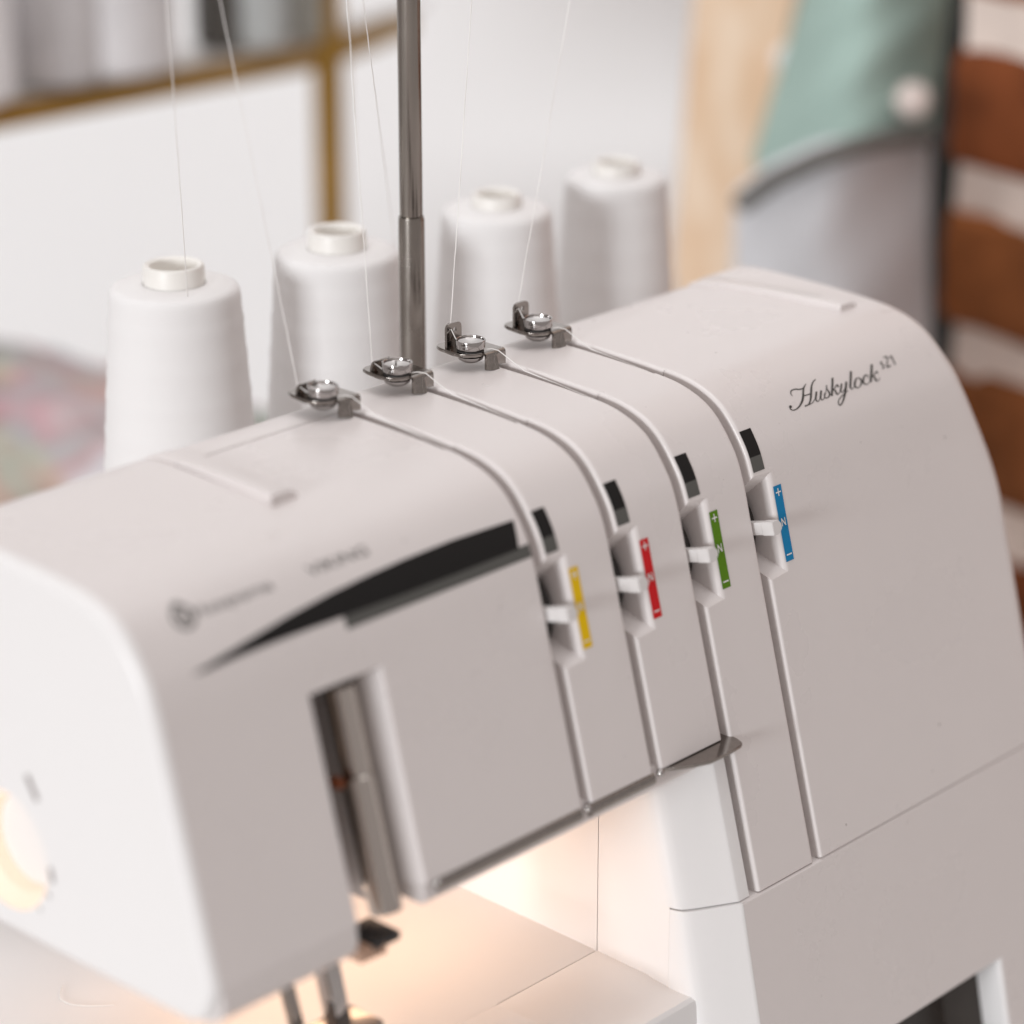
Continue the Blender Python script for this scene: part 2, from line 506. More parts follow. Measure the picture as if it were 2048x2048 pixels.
# base below the parting line
def plan_lo(z):
    return plan_up(z, ylow, .0262, stop=-.0069)
col_loft("base_column", [.005, .05, .09, .1036, .1150, .1281], plan_lo)
# base front cover with the handle pocket
PX0, PX1, PZ0, PZ1 = .040, .1466, .018, .0655
bm = bmesh.new()
def quadstrip(x0, x1, z0, z1, n=4):
    for j in range(n):
        za, zb = z0 + (z1 - z0) * j / n, z0 + (z1 - z0) * (j + 1) / n
        bm.faces.new([bm.verts.new((x0, ylow(za), za)), bm.verts.new((x1, ylow(za), za)), bm.verts.new((x1, ylow(zb), zb)), bm.verts.new((x0, ylow(zb), zb))])
quadstrip(.0249, .181, PZ1, .1276); quadstrip(.0249, PX0, PZ0, PZ1); quadstrip(PX1, .181, PZ0, PZ1); quadstrip(.0249, .181, .004, PZ0)
# rounded right edge + top lip
for j in range(4):
    za, zb = .004 + (.1276 - .004) * j / 4, .004 + (.1276 - .004) * (j + 1) / 4
    arc = [(.181 + .006 * math.sin(t), .006 * (1 - math.cos(t))) for t in [math.pi / 2 * k / 6 for k in range(7)]] + [(.187, .125)]
    for (xa, da), (xb, db) in zip(arc, arc[1:]):
        bm.faces.new([bm.verts.new((xa, ylow(za) + da, za)), bm.verts.new((xb, ylow(za) + db, za)), bm.verts.new((xb, ylow(zb) + db, zb)), bm.verts.new((xa, ylow(zb) + da, zb))])
y1 = ylow(.1276)
bm.faces.new([bm.verts.new(p) for p in [(.0249, y1, .1276), (.181, y1, .1276), (.181, y1 + .0006, .1281), (.0249, y1 + .0006, .1281)]])
bm.faces.new([bm.verts.new(p) for p in [(.0249, y1 + .0006, .1281), (.181, y1 + .0006, .1281), (.185, .1, .1281), (.0249, .1, .1281)]])
bmesh.ops.remove_doubles(bm, verts=bm.verts, dist=1e-5)
cover = mesh_obj("base_cover", bm, PLASTIC, M, 35)
bm = bmesh.new(); d = .0105
def wallq(*ps): bm.faces.new([bm.verts.new(p) for p in ps])
r = .0016
prev = None
for k in range(6):                              # pocket right wall with a rounded lip
    t = math.pi / 2 * k / 5; x = PX1 - r * (math.sin(t)) ; dd = r * (1 - math.cos(t))
    if prev: wallq((prev[0], ylow(PZ0) + prev[1], PZ0), (x, ylow(PZ0) + dd, PZ0), (x, ylow(PZ1) + dd, PZ1), (prev[0], ylow(PZ1) + prev[1], PZ1))
    prev = (x, dd)
wallq((prev[0], ylow(PZ0) + prev[1], PZ0), (prev[0] + .0006, ylow(PZ0) + d, PZ0), (prev[0] + .0006, ylow(PZ1) + d, PZ1), (prev[0], ylow(PZ1) + prev[1], PZ1))
wallq((PX0, ylow(PZ1) + .0003, PZ1 - .0001), (PX1, ylow(PZ1) + .0003, PZ1 - .0001), (PX1, ylow(PZ1) + d, PZ1 - .001), (PX0, ylow(PZ1) + d, PZ1 - .001))
wallq((PX0, ylow(PZ0), PZ0), (PX1, ylow(PZ0), PZ0), (PX1, ylow(PZ0) + d, PZ0), (PX0, ylow(PZ0) + d, PZ0))
bmesh.ops.remove_doubles(bm, verts=bm.verts, dist=1e-6)
pk = mesh_obj("handle_pocket", bm, PLASTIC_LIT, cover, 35)
bm = bmesh.new()
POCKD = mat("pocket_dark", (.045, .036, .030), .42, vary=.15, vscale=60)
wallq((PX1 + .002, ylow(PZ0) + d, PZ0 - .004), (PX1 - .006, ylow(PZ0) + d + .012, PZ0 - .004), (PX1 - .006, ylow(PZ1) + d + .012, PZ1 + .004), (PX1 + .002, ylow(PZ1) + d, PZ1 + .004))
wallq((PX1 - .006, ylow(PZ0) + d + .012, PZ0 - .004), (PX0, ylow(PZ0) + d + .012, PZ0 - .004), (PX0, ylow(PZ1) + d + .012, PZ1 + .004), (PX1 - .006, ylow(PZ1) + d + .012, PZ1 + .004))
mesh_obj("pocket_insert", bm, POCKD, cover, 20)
bm = bmesh.new(); box(bm, (.12, .0, .003), (.1875, .104, .1270), .002)
mesh_obj("base_body", bm, PLASTIC, M)

# ---------------- bed
ZB = .103
bm = bmesh.new()
box(bm, (-.215, .0227, ZB - .012), (.0150, .235, ZB), .0010)
mesh_obj("bed_plate", bm, PLASTIC_LIT, M)
bm = bmesh.new()
prism(bm, [(-.19, .0222, ZB), (-.19, .0015, ZB - .0001), (-.19, -.0005, ZB - .0006), (-.19, -.0150, ZB - .0013), (-.19, -.0163, ZB - .0022), (-.19, -.0168, ZB - .004), (-.19, -.0250, .02), (-.19, .0222, .02)], (.205, 0, 0))
mesh_obj("looper_cover", bm, PLASTIC_LIT, M, 25)
q = onz(S(880 + 340 / 3.019, 1440 + 1705 / 3.019), .1115)
bm = bmesh.new(); box(bm, (q.x - .05, q.y - .030, ZB - .001), (q.x, q.y, .1115), .0012, 3)
mesh_obj("cloth_guide_block", bm, PLASTIC_LIT, M)
bm = bmesh.new(); box(bm, (-.135, .010, ZB), (-.083, .045, ZB + .0012), .0004); mesh_obj("needle_plate", bm, CHROME_D, M)
bm = bmesh.new(); box(bm, (-.17, -.018, .0), (.184, .10, .020), .002); mesh_obj("base_foot", bm, PLASTIC, M)

# ---------------- chrome trim under the arm and the thread plate at the third slot
def trim(xa, xb):
    bm = bmesh.new(); pts = []
    for k in range(13):
        t = math.pi * (k / 12) - math.pi / 2
        pts.append((-.0016 * math.cos(t), .0020 * math.sin(t)))
    pts += [(.0022, .0020), (.0022, -.0020)]
    zc = .1733
    prism(bm, [(xa, yline(zc) + .0010 + a, zc + b) for a, b in pts], (xb - xa, 0, 0))
    return mesh_obj("chrome_trim", bm, CHROME_D, M, 35)
trim(-.0895, GL[0] - .0010); trim(GR[0] - .0004, GL[1] + .0004)
for x in (GL[0] + .0014, -.0905, GL[1] + .0028):
    bm = bmesh.new(); bmesh.ops.create_uvsphere(bm, u_segments=20, v_segments=12, radius=.0012)
    for v in bm.verts: v.co += Vector((x, yline(.1745) - .0004, .1747))
    mesh_obj("trim_pin", bm, CHROME, M, 60)
bm = bmesh.new()
fl = [(.0034, -.0040), (.0034, -.0066), (.0061, -.0087), (.0110, -.0114), (.0162, -.0137), (.0225, -.0137), (.0289, -.0133), (.0302, -.0127), (.0310, -.0118), (.0318, -.0098), (.0320, -.0078), (.0320, -.0030)]
fl = [(x + .0018 if x > .02 else x, y) for x, y in fl]
prism(bm, [(x, y, .1742) for x, y in fl], (0, 0, .0010))
bmesh.ops.bevel(bm, geom=bm.edges[:], offset=.0002, segments=2, affect='EDGES')
mesh_obj("thread_plate", bm, CHROME_D, M, 35)

# ---------------- needle bars in the cavity
def bar(p0, p1, h, r, mtl, name):
    a, b = onface(p0, h), onface(p1, h)
    a.x = b.x = (a.x + b.x) / 2
    bm = bmesh.new(); d = (b - a); L = d.length
    lathe(bm, [(r - .0002, 0), (r, .0002), (r, L - .0002), (r - .0002, L)], (0, 0, 0), 'Z', 40)
    mt = Matrix.Translation(a) @ d.to_track_quat('Z', 'Y').to_matrix().to_4x4()
    bm.transform(mt)
    return mesh_obj(name, bm, mtl, M, 35)
Z4 = lambda x, y: (580 + x / 3.45, 1300 + y / 3.45)
Z5 = lambda x, y: (380 + x / 3.715, 1740 + y / 3.715)
bar(Z4(352, 240), Z4(470, 850), -.0120, .0044, BARM, "needle_bar")
bar(Z4(492, 845), Z4(642, 1810), -.0112, .0046, BARM, "presser_bar")
c = onface(Z4(330, 900), -.012)
bm = bmesh.new(); box(bm, c - Vector((.0016, .002, .0022)), c + Vector((.0010, .002, .0010)), .0008)
mesh_obj("bar_stop", bm, mat("rust_plastic", (.22, .055, .012), .5), M)
def leanbox(pa, pb, y, wx, wy, mtl, name, parent=M):
    a, b = ony(pa, y), ony(pb, y); d = b - a
    bm = bmesh.new(); box(bm, (-wx / 2, -wy / 2, 0), (wx / 2, wy / 2, d.length), .0006)
    q = d.to_track_quat('Z', 'Y').to_matrix().to_4x4()
    bm.transform(Matrix.Translation(a) @ Matrix(((1, 0, 0), (0, 1, 0), (0, 0, 1))).to_4x4())
    for v in bm.verts:
        t = (v.co.z - a.z) / d.length
        v.co = Vector((v.co.x + d.x * t, v.co.y + d.y * t, a.z + d.z * t))
    return mesh_obj(name, bm, mtl, parent, 30)
leanbox(Z5(1010, 680), Z5(1115, 1190), .016, .0052, .0058, CHROME, "presser_shank")
leanbox(Z5(715, 850), Z5(800, 1190), .018, .0030, .0040, CHROME_D, "needle_clamp")
q = ony(Z5(1140, 1120), .014)
bm = bmesh.new(); box(bm, q + Vector((-.012, -.006, -.006)), q + Vector((.010, .008, -.0015)), .001); mesh_obj("presser_foot", bm, CHROME_D, M)
q0, q1 = ony(Z5(1290, 395), .004), ony(Z5(1490, 510), .004)
bm = bmesh.new(); box(bm, (q0.x, .000, q1.z + .0014), (q1.x, .012, q1.z + .0040), .0005); mesh_obj("dark_bracket", bm, DARKP, M)
COPPER = mat("copper_plastic", (.55, .36, .26), .4)
for k in range(4):
    p = ony(Z5(1180 + k * 52, 560 - k * 22), .006)
    bm = bmesh.new(); box(bm, p + Vector((-.0012, -.006, -.0030)), p + Vector((.0006, .006, .0008)), .0003)
    mesh_obj("comb_tooth", bm, COPPER, M)

# ---------------- lamp under the arm
LP = (-.034, .072, .1555)
ld = bpy.data.lights.new("sewing_lamp", 'POINT'); ld.energy = .047; ld.color = (1.0, .645, .42); ld.shadow_soft_size = .018
lo = bpy.data.objects.new("sewing_lamp", ld); col.objects.link(lo); lo.location = LP
l2 = bpy.data.objects.new("sewing_lamp", ld); col.objects.link(l2); l2.location = (-.092, .066, .1555)
bm = bmesh.new(); bmesh.ops.create_uvsphere(bm, u_segments=24, v_segments=12, radius=.0050)
for v in bm.verts: v.co = Vector((v.co.x * 7.0 - .029, v.co.y * 1.0, v.co.z * .5)) + Vector((LP[0], LP[1], .1625))
mesh_obj("lamp_bulb", bm, mat("bulb", (1, .9, .8), .3, emit=(1.0, .72, .46), estr=2.0), M, 60)

# ------------------------------------------------------------------ tension dials, levers and scales
S_LEV = s_at_z(.2290)
def decal(name, poly, material, parent, h=.00012, sub=.0012):
    """poly in (x, s): fan-free flat print laid on the shell"""
    bm = bmesh.new()
    vs = [bm.verts.new((x, s, 0)) for x, s in poly]
    es = [bm.edges.new((vs[i], vs[(i + 1) % len(vs)])) for i in range(len(vs))]
    bmesh.ops.triangle_fill(bm, use_beauty=True, use_dissolve=False, edges=es)
    slo, shi = min(p[1] for p in poly), max(p[1] for p in poly)
    n = int((shi - slo) / sub)
    for k in range(1, n + 1):
        s = slo + (shi - slo) * k / (n + 1)
        bmesh.ops.bisect_plane(bm, geom=bm.verts[:] + bm.edges[:] + bm.faces[:], plane_co=(0, s, 0), plane_no=(0, 1, 0))
    for v in bm.verts: v.co = sp(v.co.x, v.co.y, h)
    return mesh_obj(name, bm, material, parent, 60)
def rect(x0, x1, s0, s1): return [(x0, s0), (x1, s0), (x1, s1), (x0, s1)]
INKS = [("yellow", YELLOW), ("red", RED), ("green", GREEN), ("blue", BLUE)]
OFFS = [.00025, .0005, .00075, .0010]
sA, sB = s_at_z(.2163), s_at_z(.2389)
for i, g in enumerate(GR):
    o = OFFS[i]
    cname, ink = INKS[i]
    lab = decal("tension_scale", rect(g + .0083, g + .0120, sA, sB), ink, M, o + .00012)
    lab["label"] = cname + " printed tension scale with plus, N and minus"
    xc = g + .01015; hh = o + .00022; t = .00021
    sN = (sA + sB) / 2 + .0004
    decal("minus_sign", rect(xc - .0012, xc + .0012, sA + .0018, sA + .0018 + 2 * t), WHITEINK, lab, hh)
    sp_ = sB - .0021
    decal("plus_sign", [(xc - .0012, sp_ - t), (xc - t, sp_ - t), (xc - t, sp_ - .0012), (xc + t, sp_ - .0012), (xc + t, sp_ - t), (xc + .0012, sp_ - t),
                        (xc + .0012, sp_ + t), (xc + t, sp_ + t), (xc + t, sp_ + .0012), (xc - t, sp_ + .0012), (xc - t, sp_ + t), (xc - .0012, sp_ + t)], WHITEINK, lab, hh)
    a, bq, tt = .00095, .00125, .00036
    decal("letter_n", [(xc - a, sN - bq), (xc - a + tt, sN - bq), (xc - a + tt, sN + bq - .0008), (xc + a - tt * .9, sN - bq), (xc + a, sN - bq), (xc + a, sN + bq),
                       (xc + a - tt, sN + bq), (xc + a - tt, sN - bq + .0008), (xc - a + tt * .9, sN + bq), (xc - a, sN + bq)], WHITEINK, lab, hh)
    sd0, sd1, sd2 = s_at_z(.2447), s_at_z(.2489), s_at_z(.2489) + .0082
    decal("grey_band", rect(g + .0009, g + .0062, sd0, sd1), GREYINK, M, o + .00012)
    decal("black_band", rect(g + .0009, g + .0062, sd1, sd2), BLACKINK, M, o + .00012)
    # dial
    bm = bmesh.new()
    cpt = sp(0, S_LEV, -.0206)
    lathe(bm, [(.0135, g - GW + .0006), (.0150, g - GW + .0012), (.0150, g + .0050), (.0142, g + .0056)], (0, cpt.y, cpt.z), 'X', 64)
    dial = mesh_obj("tension_dial", bm, DIALM, M, 35)
    # lever: six-sided bar standing out along the face normal
    bm = bmesh.new(); xl = g - .0006
    p, nn = prof(S_LEV); tt = Vector((0, -nn.z, nn.y)) * -1
    tt = Vector((0, nn.z, -nn.y))
    hexa = [(-.0022, -.0011), (-.0012, -.0021), (.0010, -.0021), (.0022, -.0008), (.0022, .0012), (.0012, .0021), (-.0010, .0021), (-.0022, .0010)]
    hexa = [(-.0021, -.0020), (.0006, -.0021), (.0021, -.0008), (.0022, .0006), (.0010, .0021), (-.0021, .0021)]
    base = sp(xl, S_LEV, -.0075); mid = sp(xl, S_LEV, .0034); tip = sp(xl, S_LEV, .0078)
    prism(bm, [base + (Vector((u, 0, 0)) + tt * v) * .93 for u, v in hexa], mid - base)
    prism(bm, [mid - nn * .0001 + Vector((u, 0, 0)) + tt * v for u, v in hexa], tip - mid)
    bmesh.ops.bevel(bm, geom=[e for e in bm.edges], offset=.00016, segments=2, affect='EDGES')
    mesh_obj("lever", bm, LEVERM, dial, 20)

# ---------------- swoosh and writing
def pxpoly(pts): return [surf(S(*p)) for p in pts]
Z7 = lambda x, y: (300 + x / 3.22, 1000 + y / 3.22)       # zoom used for tracing the stripe
K = 1.06004
top_e = [D(968, 981), D(850, 1020), D(760, 1056), D(690, 1087), D(620, 1121), D(540, 1164), D(470, 1206), D(410, 1243), D(362, 1274)]
bot_e = [D(388, 1266), D(450, 1239), D(520, 1211), D(580, 1188), D(646, 1164), D(760, 1122), D(870, 1079), D(978, 1036)]
sw = decal("black_stripe", [surf(p) for p in top_e + bot_e], BLACKINK, M, .00014, .0010)
x0, s0 = surf(D(655, 1190)); x1, _ = surf(D(646, 1164)); xe = GL[0] - .0006
_, sg0 = surf(D(655, 1188)); xg, sg1 = surf(D(648, 1164))
decal("grey_stripe", rect(xg, xe, sg0, sg1 + .0003), GREYINK, M, .00010)
def stroke(bm, pts, h):
    """pts: (px, py, width in px) traced lettering -> ribbon on the shell"""
    P = catmull([Vector(p) for p in pts], 5)
    L, Rr = [], []
    for i, p in enumerate(P):
        d = P[min(i + 1, len(P) - 1)] - P[max(i - 1, 0)]
        n = Vector((-d.y, d.x, 0)); n = n.normalized() * p.z * .5 if n.length > 1e-9 else Vector((p.z * .5, 0, 0))
        for lst, sg in ((L, 1), (Rr, -1)):
            x, s = surf((p.x + n.x * sg, p.y + n.y * sg)); lst.append(bm.verts.new(sp(x, s, h)))
    for i in range(len(P) - 1): bm.faces.new((L[i], L[i + 1], Rr[i + 1], Rr[i]))
def blob(bm, cx, cy, r, h):
    bm.faces.new([bm.verts.new(sp(*surf((cx + r * math.cos(t), cy + r * math.sin(t))), h)) for t in [2 * math.pi * k / 16 for k in range(16)]])
A_ = lambda l: [(1560 + x / 13.8, 700 + y / 13.8, wd / 13.8) for x, y, wd in l]
B_ = lambda l: [(1660 + x / 13.8, 700 + y / 13.8, wd / 13.8) for x, y, wd in l]
H_ = [A_([(208, 1620, 20), (225, 1670, 22), (300, 1697, 25), (380, 1670, 30), (470, 1590, 40), (540, 1470, 54), (572, 1350, 58), (580, 1200, 48), (592, 1110, 40), (622, 1040, 30), (662, 985, 16)]),
      A_([(278, 1315, 12), (238, 1250, 24), (242, 1190, 30), (290, 1150, 30), (380, 1130, 30), (470, 1135, 30), (540, 1120, 30), (592, 1090, 28)]),
      A_([(930, 862, 18), (870, 910, 30), (830, 980, 36), (805, 1080, 46), (796, 1200, 54), (790, 1330, 52), (770, 1440, 44), (730, 1530, 36), (690, 1560, 32), (620, 1585, 36)]),
      A_([(600, 1302, 26), (680, 1282, 28), (775, 1252, 26)]),
      A_([(700, 1558, 16), (780, 1530, 20), (850, 1470, 20), (905, 1385, 20)])]
U_ = [A_([(943, 1190, 46), (930, 1290, 50), (918, 1390, 48)]), A_([(915, 1385, 32), (955, 1450, 28), (1000, 1440, 20), (1035, 1370, 18), (1058, 1250, 20)]),
      A_([(1072, 1158, 46), (1060, 1270, 50), (1048, 1372, 46)]), A_([(1052, 1372, 30), (1095, 1412, 26), (1150, 1370, 16), (1190, 1240, 16), (1218, 1090, 18)])]
S_ = [A_([(1222, 1012, 30), (1220, 1070, 30), (1245, 1140, 30), (1292, 1210, 40), (1300, 1290, 40), (1250, 1352, 26), (1195, 1360, 24), (1160, 1310, 26), (1178, 1225, 40)])]
K_ = [A_([(1388, 815, 52), (1382, 1000, 54), (1372, 1160, 56), (1362, 1305, 54)]), A_([(1395, 1135, 18), (1450, 1090, 20), (1480, 1030, 28), (1518, 1008, 36), (1545, 1062, 42)]),
      A_([(1395, 1135, 22), (1450, 1150, 34), (1482, 1212, 44), (1512, 1258, 36), (1560, 1230, 18), (1605, 1150, 16)])]
Y_ = [A_([(1634, 968, 46), (1620, 1070, 48), (1604, 1172, 46)]), A_([(1604, 1168, 30), (1642, 1202, 24), (1690, 1170, 18), (1738, 1060, 18)]),
      A_([(1764, 915, 50), (1748, 1100, 58), (1712, 1300, 50), (1662, 1460, 36), (1602, 1552, 30), (1552, 1525, 26), (1545, 1450, 26), (1590, 1360, 24), (1700, 1250, 20), (1810, 1160, 16)])]
L_ = [B_([(516, 635, 56), (508, 800, 58), (490, 1065, 56)]), B_([(486, 1062, 38), (530, 1112, 30), (580, 1080, 18), (625, 1010, 16)])]
O_ = [B_([(722, 800, 18), (655, 845, 38), (618, 950, 54), (625, 1040, 46), (690, 1082, 24), (760, 1040, 24), (800, 940, 40), (788, 860, 38), (722, 800, 18)])]
C_ = [B_([(988, 805, 26), (962, 742, 28), (900, 742, 32), (858, 830, 48), (850, 920, 52), (890, 975, 30), (960, 982, 20), (1035, 915, 16)])]
K2 = [B_([(1088, 445, 60), (1078, 640, 62), (1054, 925, 60)]), B_([(1085, 765, 18), (1150, 722, 22), (1190, 655, 30), (1228, 640, 36), (1245, 692, 36)]), B_([(1085, 765, 22), (1150, 775, 36), (1180, 832, 48), (1212, 884, 40), (1262, 880, 18), (1318, 790, 14)])]
N_ = [B_([(1380, 385, 26), (1338, 380, 32), (1348, 432, 34), (1402, 462, 34), (1412, 528, 34), (1368, 560, 24)]), B_([(1418, 268, 26), (1470, 232, 30), (1522, 262, 34), (1522, 340, 32), (1500, 430, 30), (1515, 500, 30)]), B_([(1490, 516, 40), (1550, 497, 40), (1612, 468, 40)]), B_([(1585, 258, 26), (1625, 205, 32)]), B_([(1620, 205, 34), (1735, 445, 34)])]
bm = bmesh.new(); hk = .0011
for grp in (H_, U_, S_, K_, Y_, L_, O_, C_, K2, N_):
    for st in grp:
        hk += .000002; stroke(bm, st, hk)
blob(bm, 1560 + 222 / 13.8, 700 + 1608 / 13.8, 40 / 13.8, hk + .000003)
mesh_obj("script_lettering", bm, TEXTINK, M, 60)
def text_print(name, txt, p0, p1, height, material):
    """flat printed text along the shell between two photo pixels (baseline)"""
    cu = bpy.data.curves.new("txt", 'FONT'); cu.body = txt; cu.size = 1.0; cu.resolution_u = 3
    ob = bpy.data.objects.new("txt", cu); col.objects.link(ob)
    bpy.context.view_layer.update()
    me = ob.evaluated_get(bpy.context.evaluated_depsgraph_get()).to_mesh()
    bm = bmesh.new(); bm.from_mesh(me)
    ob.evaluated_get(bpy.context.evaluated_depsgraph_get()).to_mesh_clear()
    bpy.data.objects.remove(ob); bpy.data.curves.remove(cu)
    xs = [v.co.x for v in bm.verts]; ys = [v.co.y for v in bm.verts if v.co.y]
    (xa, sa), (xb, sb) = surf(p0), surf(p1)
    kx = (xb - xa) / (max(xs) - min(xs)); s0 = (sa + sb) / 2
    for v in bm.verts:
        v.co = sp(xa + (v.co.x - min(xs)) * kx, s0 + v.co.y * height / .7, .0001)
    return mesh_obj(name, bm, material, M, 0)
Z8 = lambda x, y: (330 + x / 4.493, 1080 + y / 4.493)
text_print("maker_lettering", "Husqvarna", Z8(262, 690), Z8(985, 450), .0029, TEXTINK)
text_print("maker_lettering", "VIKING", Z8(1300, 320), Z8(1840, 135), .0030, TEXTINK)
xc, sc_ = surf(Z8(165, 690)); bm = bmesh.new(); n = 28; ro, ri = .0035, .0026
vo = [bm.verts.new(sp(xc + ro * math.cos(2 * math.pi * k / n), sc_ + ro * math.sin(2 * math.pi * k / n), .0001)) for k in range(n)]
vi = [bm.verts.new(sp(xc + ri * math.cos(2 * math.pi * k / n), sc_ + ri * math.sin(2 * math.pi * k / n), .0001)) for k in range(n)]
for k in range(n): bm.faces.new((vo[k], vo[(k + 1) % n], vi[(k + 1) % n], vi[k]))
for (xa, xb, s0_, s1_) in [(-.0014, -.0007, -.0019, .0016), (.0007, .0014, -.0019, .0016), (-.0007, .0007, -.0004, .0003), (-.0012, .0012, .0026, .0044)]:
    bm.faces.new([bm.verts.new(sp(xc + a, sc_ + b, .0001)) for a, b in rect(xa, xb, s0_, s1_)])
mesh_obj("maker_emblem", bm, TEXTINK, M, 0)

# ------------------------------------------------------------------ thread guides on top
def guide(i):
    gx = GR[i]; zt = .2754
    def P(dx, y, dz=0.0): return Vector((gx + dx, y, zt + dz))
    bm = bmesh.new()
    outl = [(-.0150, .0960), (-.0160, .0900), (-.0157, .0872), (-.0145, .0848), (-.0125, .0832), (-.0102, .0826), (-.0016, .0826), (-.0012, .0832), (-.0012, .0930), (-.0020, .0990), (-.0125, .0992), (-.0142, .0980)]
    prism(bm, [P(x, y) for x, y in outl], (0, 0, .0011))
    bmesh.ops.bevel(bm, geom=[e for e in bm.edges], offset=.0003, segments=2, affect='EDGES')
    # curved flange that folds down in front
    n = 8; rows = []
    xs = [-.0100, -.0092, -.0020, -.0012]
    fl = []
    for k in range(n + 1):
        a = math.pi / 2 * k / n
        fl.append((.0828 - .0013 * math.sin(a), .0011 - .0013 * (1 - math.cos(a))))
    for xk in ((-.0103, -.0048), (-.0063, -.0024), (-.0026, -.0040), (-.0012, -.0042)): pass
    bot = [(-.0096, -.0042), (-.0076, -.0044), (-.0058, -.0047), (-.0052, -.0043), (-.0044, -.0031), (-.0034, -.0036), (-.0012, -.0038)]
    top_r = []
    for (yy, zz) in fl: rows.append([bm.verts.new(P(x, yy, zz)) for x, _ in bot])
    rows.append([bm.verts.new(P(x, .0815 - (.0012 if -.009 < x < -.0045 else 0), z)) for x, z in bot])
    back = [[bm.verts.new(v.co + Vector((0, .0008, -.0003 if ri < n else 0))) for v in r_] for ri, r_ in enumerate(rows)]
    for a, b in zip(rows, rows[1:]):
        for j in range(len(a) - 1): bm.faces.new((a[j], a[j + 1], b[j + 1], b[j]))
    for a, b in zip(back, back[1:]):
        for j in range(len(a) - 1): bm.faces.new((a[j], b[j], b[j + 1], a[j + 1]))
    for j in range(len(bot) - 1): bm.faces.new((rows[-1][j], rows[-1][j + 1], back[-1][j + 1], back[-1][j]))
    for a, b, c, d in zip(rows, rows[1:], back, back[1:]):
        bm.faces.new((a[0], b[0], d[0], c[0])); bm.faces.new((a[-1], b[-1], d[-1], c[-1]))
    plate = mesh_obj("thread_guide", bm, CHROME_D, M, 35)
    # under disc, button with a dished top
    cx, cy = gx - .0110, .0868
    bm = bmesh.new(); lathe(bm, [(.0006, -.0022), (.0024, -.0020), (.0038, -.0011), (.0041, -.0002)], (cx, cy, zt), 'Z', 40); mesh_obj("lower_disc", bm, CHROME, plate, 40)
    bm = bmesh.new(); lathe(bm, [(.0034, .0011), (.0041, .0013), (.0041, .0017), (.0030, .0019)], (cx, cy, zt), 'Z', 40); mesh_obj("pressure_disc", bm, DARKP, plate, 40)
    bm = bmesh.new()
    lathe(bm, [(.0032, .0018), (.0041, .0020), (.0044, .0024), (.00455, .0046), (.00445, .00485), (.0042, .0049), (.0040, .0047), (.0039, .0042), (.0034, .0040), (.0018, .0034), (.0001, .0031)], (cx, cy, zt), 'Z', 56)
    mesh_obj("tension_button", bm, CHROME, plate, 30)
    # eyelet tab: upright on the two far guides, folded on the two near ones
    upright = i >= 2
    H = .0078 if upright else .0046
    x0, x1, y0 = gx - .0142, gx - .0078, .0935
    bm = bmesh.new()
    def tabp(u, v, th):          # u 0..1 across, v height, th thickness offset
        if upright: return Vector((x0 + (x1 - x0) * u, y0 + th, zt + .0008 + v))
        a = v / H
        return Vector((x0 + (x1 - x0) * u, y0 + .0006 - .0000 * a - .0022 * a * a + th * (1 - .3 * a), zt + .0008 + H * math.sin(a * 1.45) * .86))
    hu, hv, hr = .56, .0056, .0008
    W = x1 - x0; cr = .0018
    out = [(0, 0), (0, (H - cr) * .5), (0, H - cr)]
    for k in range(1, 7):
        t = math.pi / 2 * k / 6; out.append(((cr - cr * math.cos(t)) / W, H - cr + cr * math.sin(t)))
    out += [(.5, H)]
    for k in range(0, 7):
        t = math.pi / 2 * k / 6; out.append((1 - (cr - cr * math.sin(t)) / W, H - cr + cr * math.cos(t)))
    out += [(1, (H - cr) * .5), (1, 0)]
    if upright:
        loops = []
        for th in (0.0, .0009):
            ov = [bm.verts.new(tabp(u, v, th)) for u, v in out]
            hv_ = [bm.verts.new(tabp(hu + hr * math.cos(t) / W, hv + hr * math.sin(t), th)) for t in [2 * math.pi * k / 20 for k in range(20)]]
            e1 = [bm.edges.new((ov[k], ov[(k + 1) % len(ov)])) for k in range(len(ov))]
            e2 = [bm.edges.new((hv_[k], hv_[(k + 1) % 20])) for k in range(20)]
            bmesh.ops.triangle_fill(bm, use_beauty=True, use_dissolve=False, edges=e1 + e2)
            loops.append((ov, hv_))
        for q in (0, 1):
            a, b = loops[0][q], loops[1][q]
            for k in range(len(a)): bm.faces.new((a[k], a[(k + 1) % len(a)], b[(k + 1) % len(a)], b[k]))
    else:
        nv = 10; g1, g2 = [], []
        for j in range(nv + 1):
            v = H * j / nv; ins = 0
            if v > H - cr: ins = (cr - math.sqrt(max(0, cr * cr - (v - H + cr) ** 2))) / W
            us = [ins + (1 - 2 * ins) * q / 6 for q in range(7)]
            g1.append([bm.verts.new(tabp(u, v, 0)) for u in us]); g2.append([bm.verts.new(tabp(u, v, .0009)) for u in us])
        for gg in (g1, g2):
            for a, b in zip(gg, gg[1:]):
                for q in range(6): bm.faces.new((a[q], a[q + 1], b[q + 1], b[q]))
        for j in range(nv):
            for q in (0, 6): bm.faces.new((g1[j][q], g1[j + 1][q], g2[j + 1][q], g2[j][q]))
        for q in range(6): bm.faces.new((g1[-1][q], g1[-1][q + 1], g2[-1][q + 1], g2[-1][q]))
    mesh_obj("eyelet_tab", bm, CHROME_D, plate, 35)
    if upright: return Vector((x0 + W * .30, y0 + .0004, zt + .0072))
    return Vector((x0 + W * .08, y0 + .001, zt + .0040))
eyes = [guide(i) for i in range(4)]

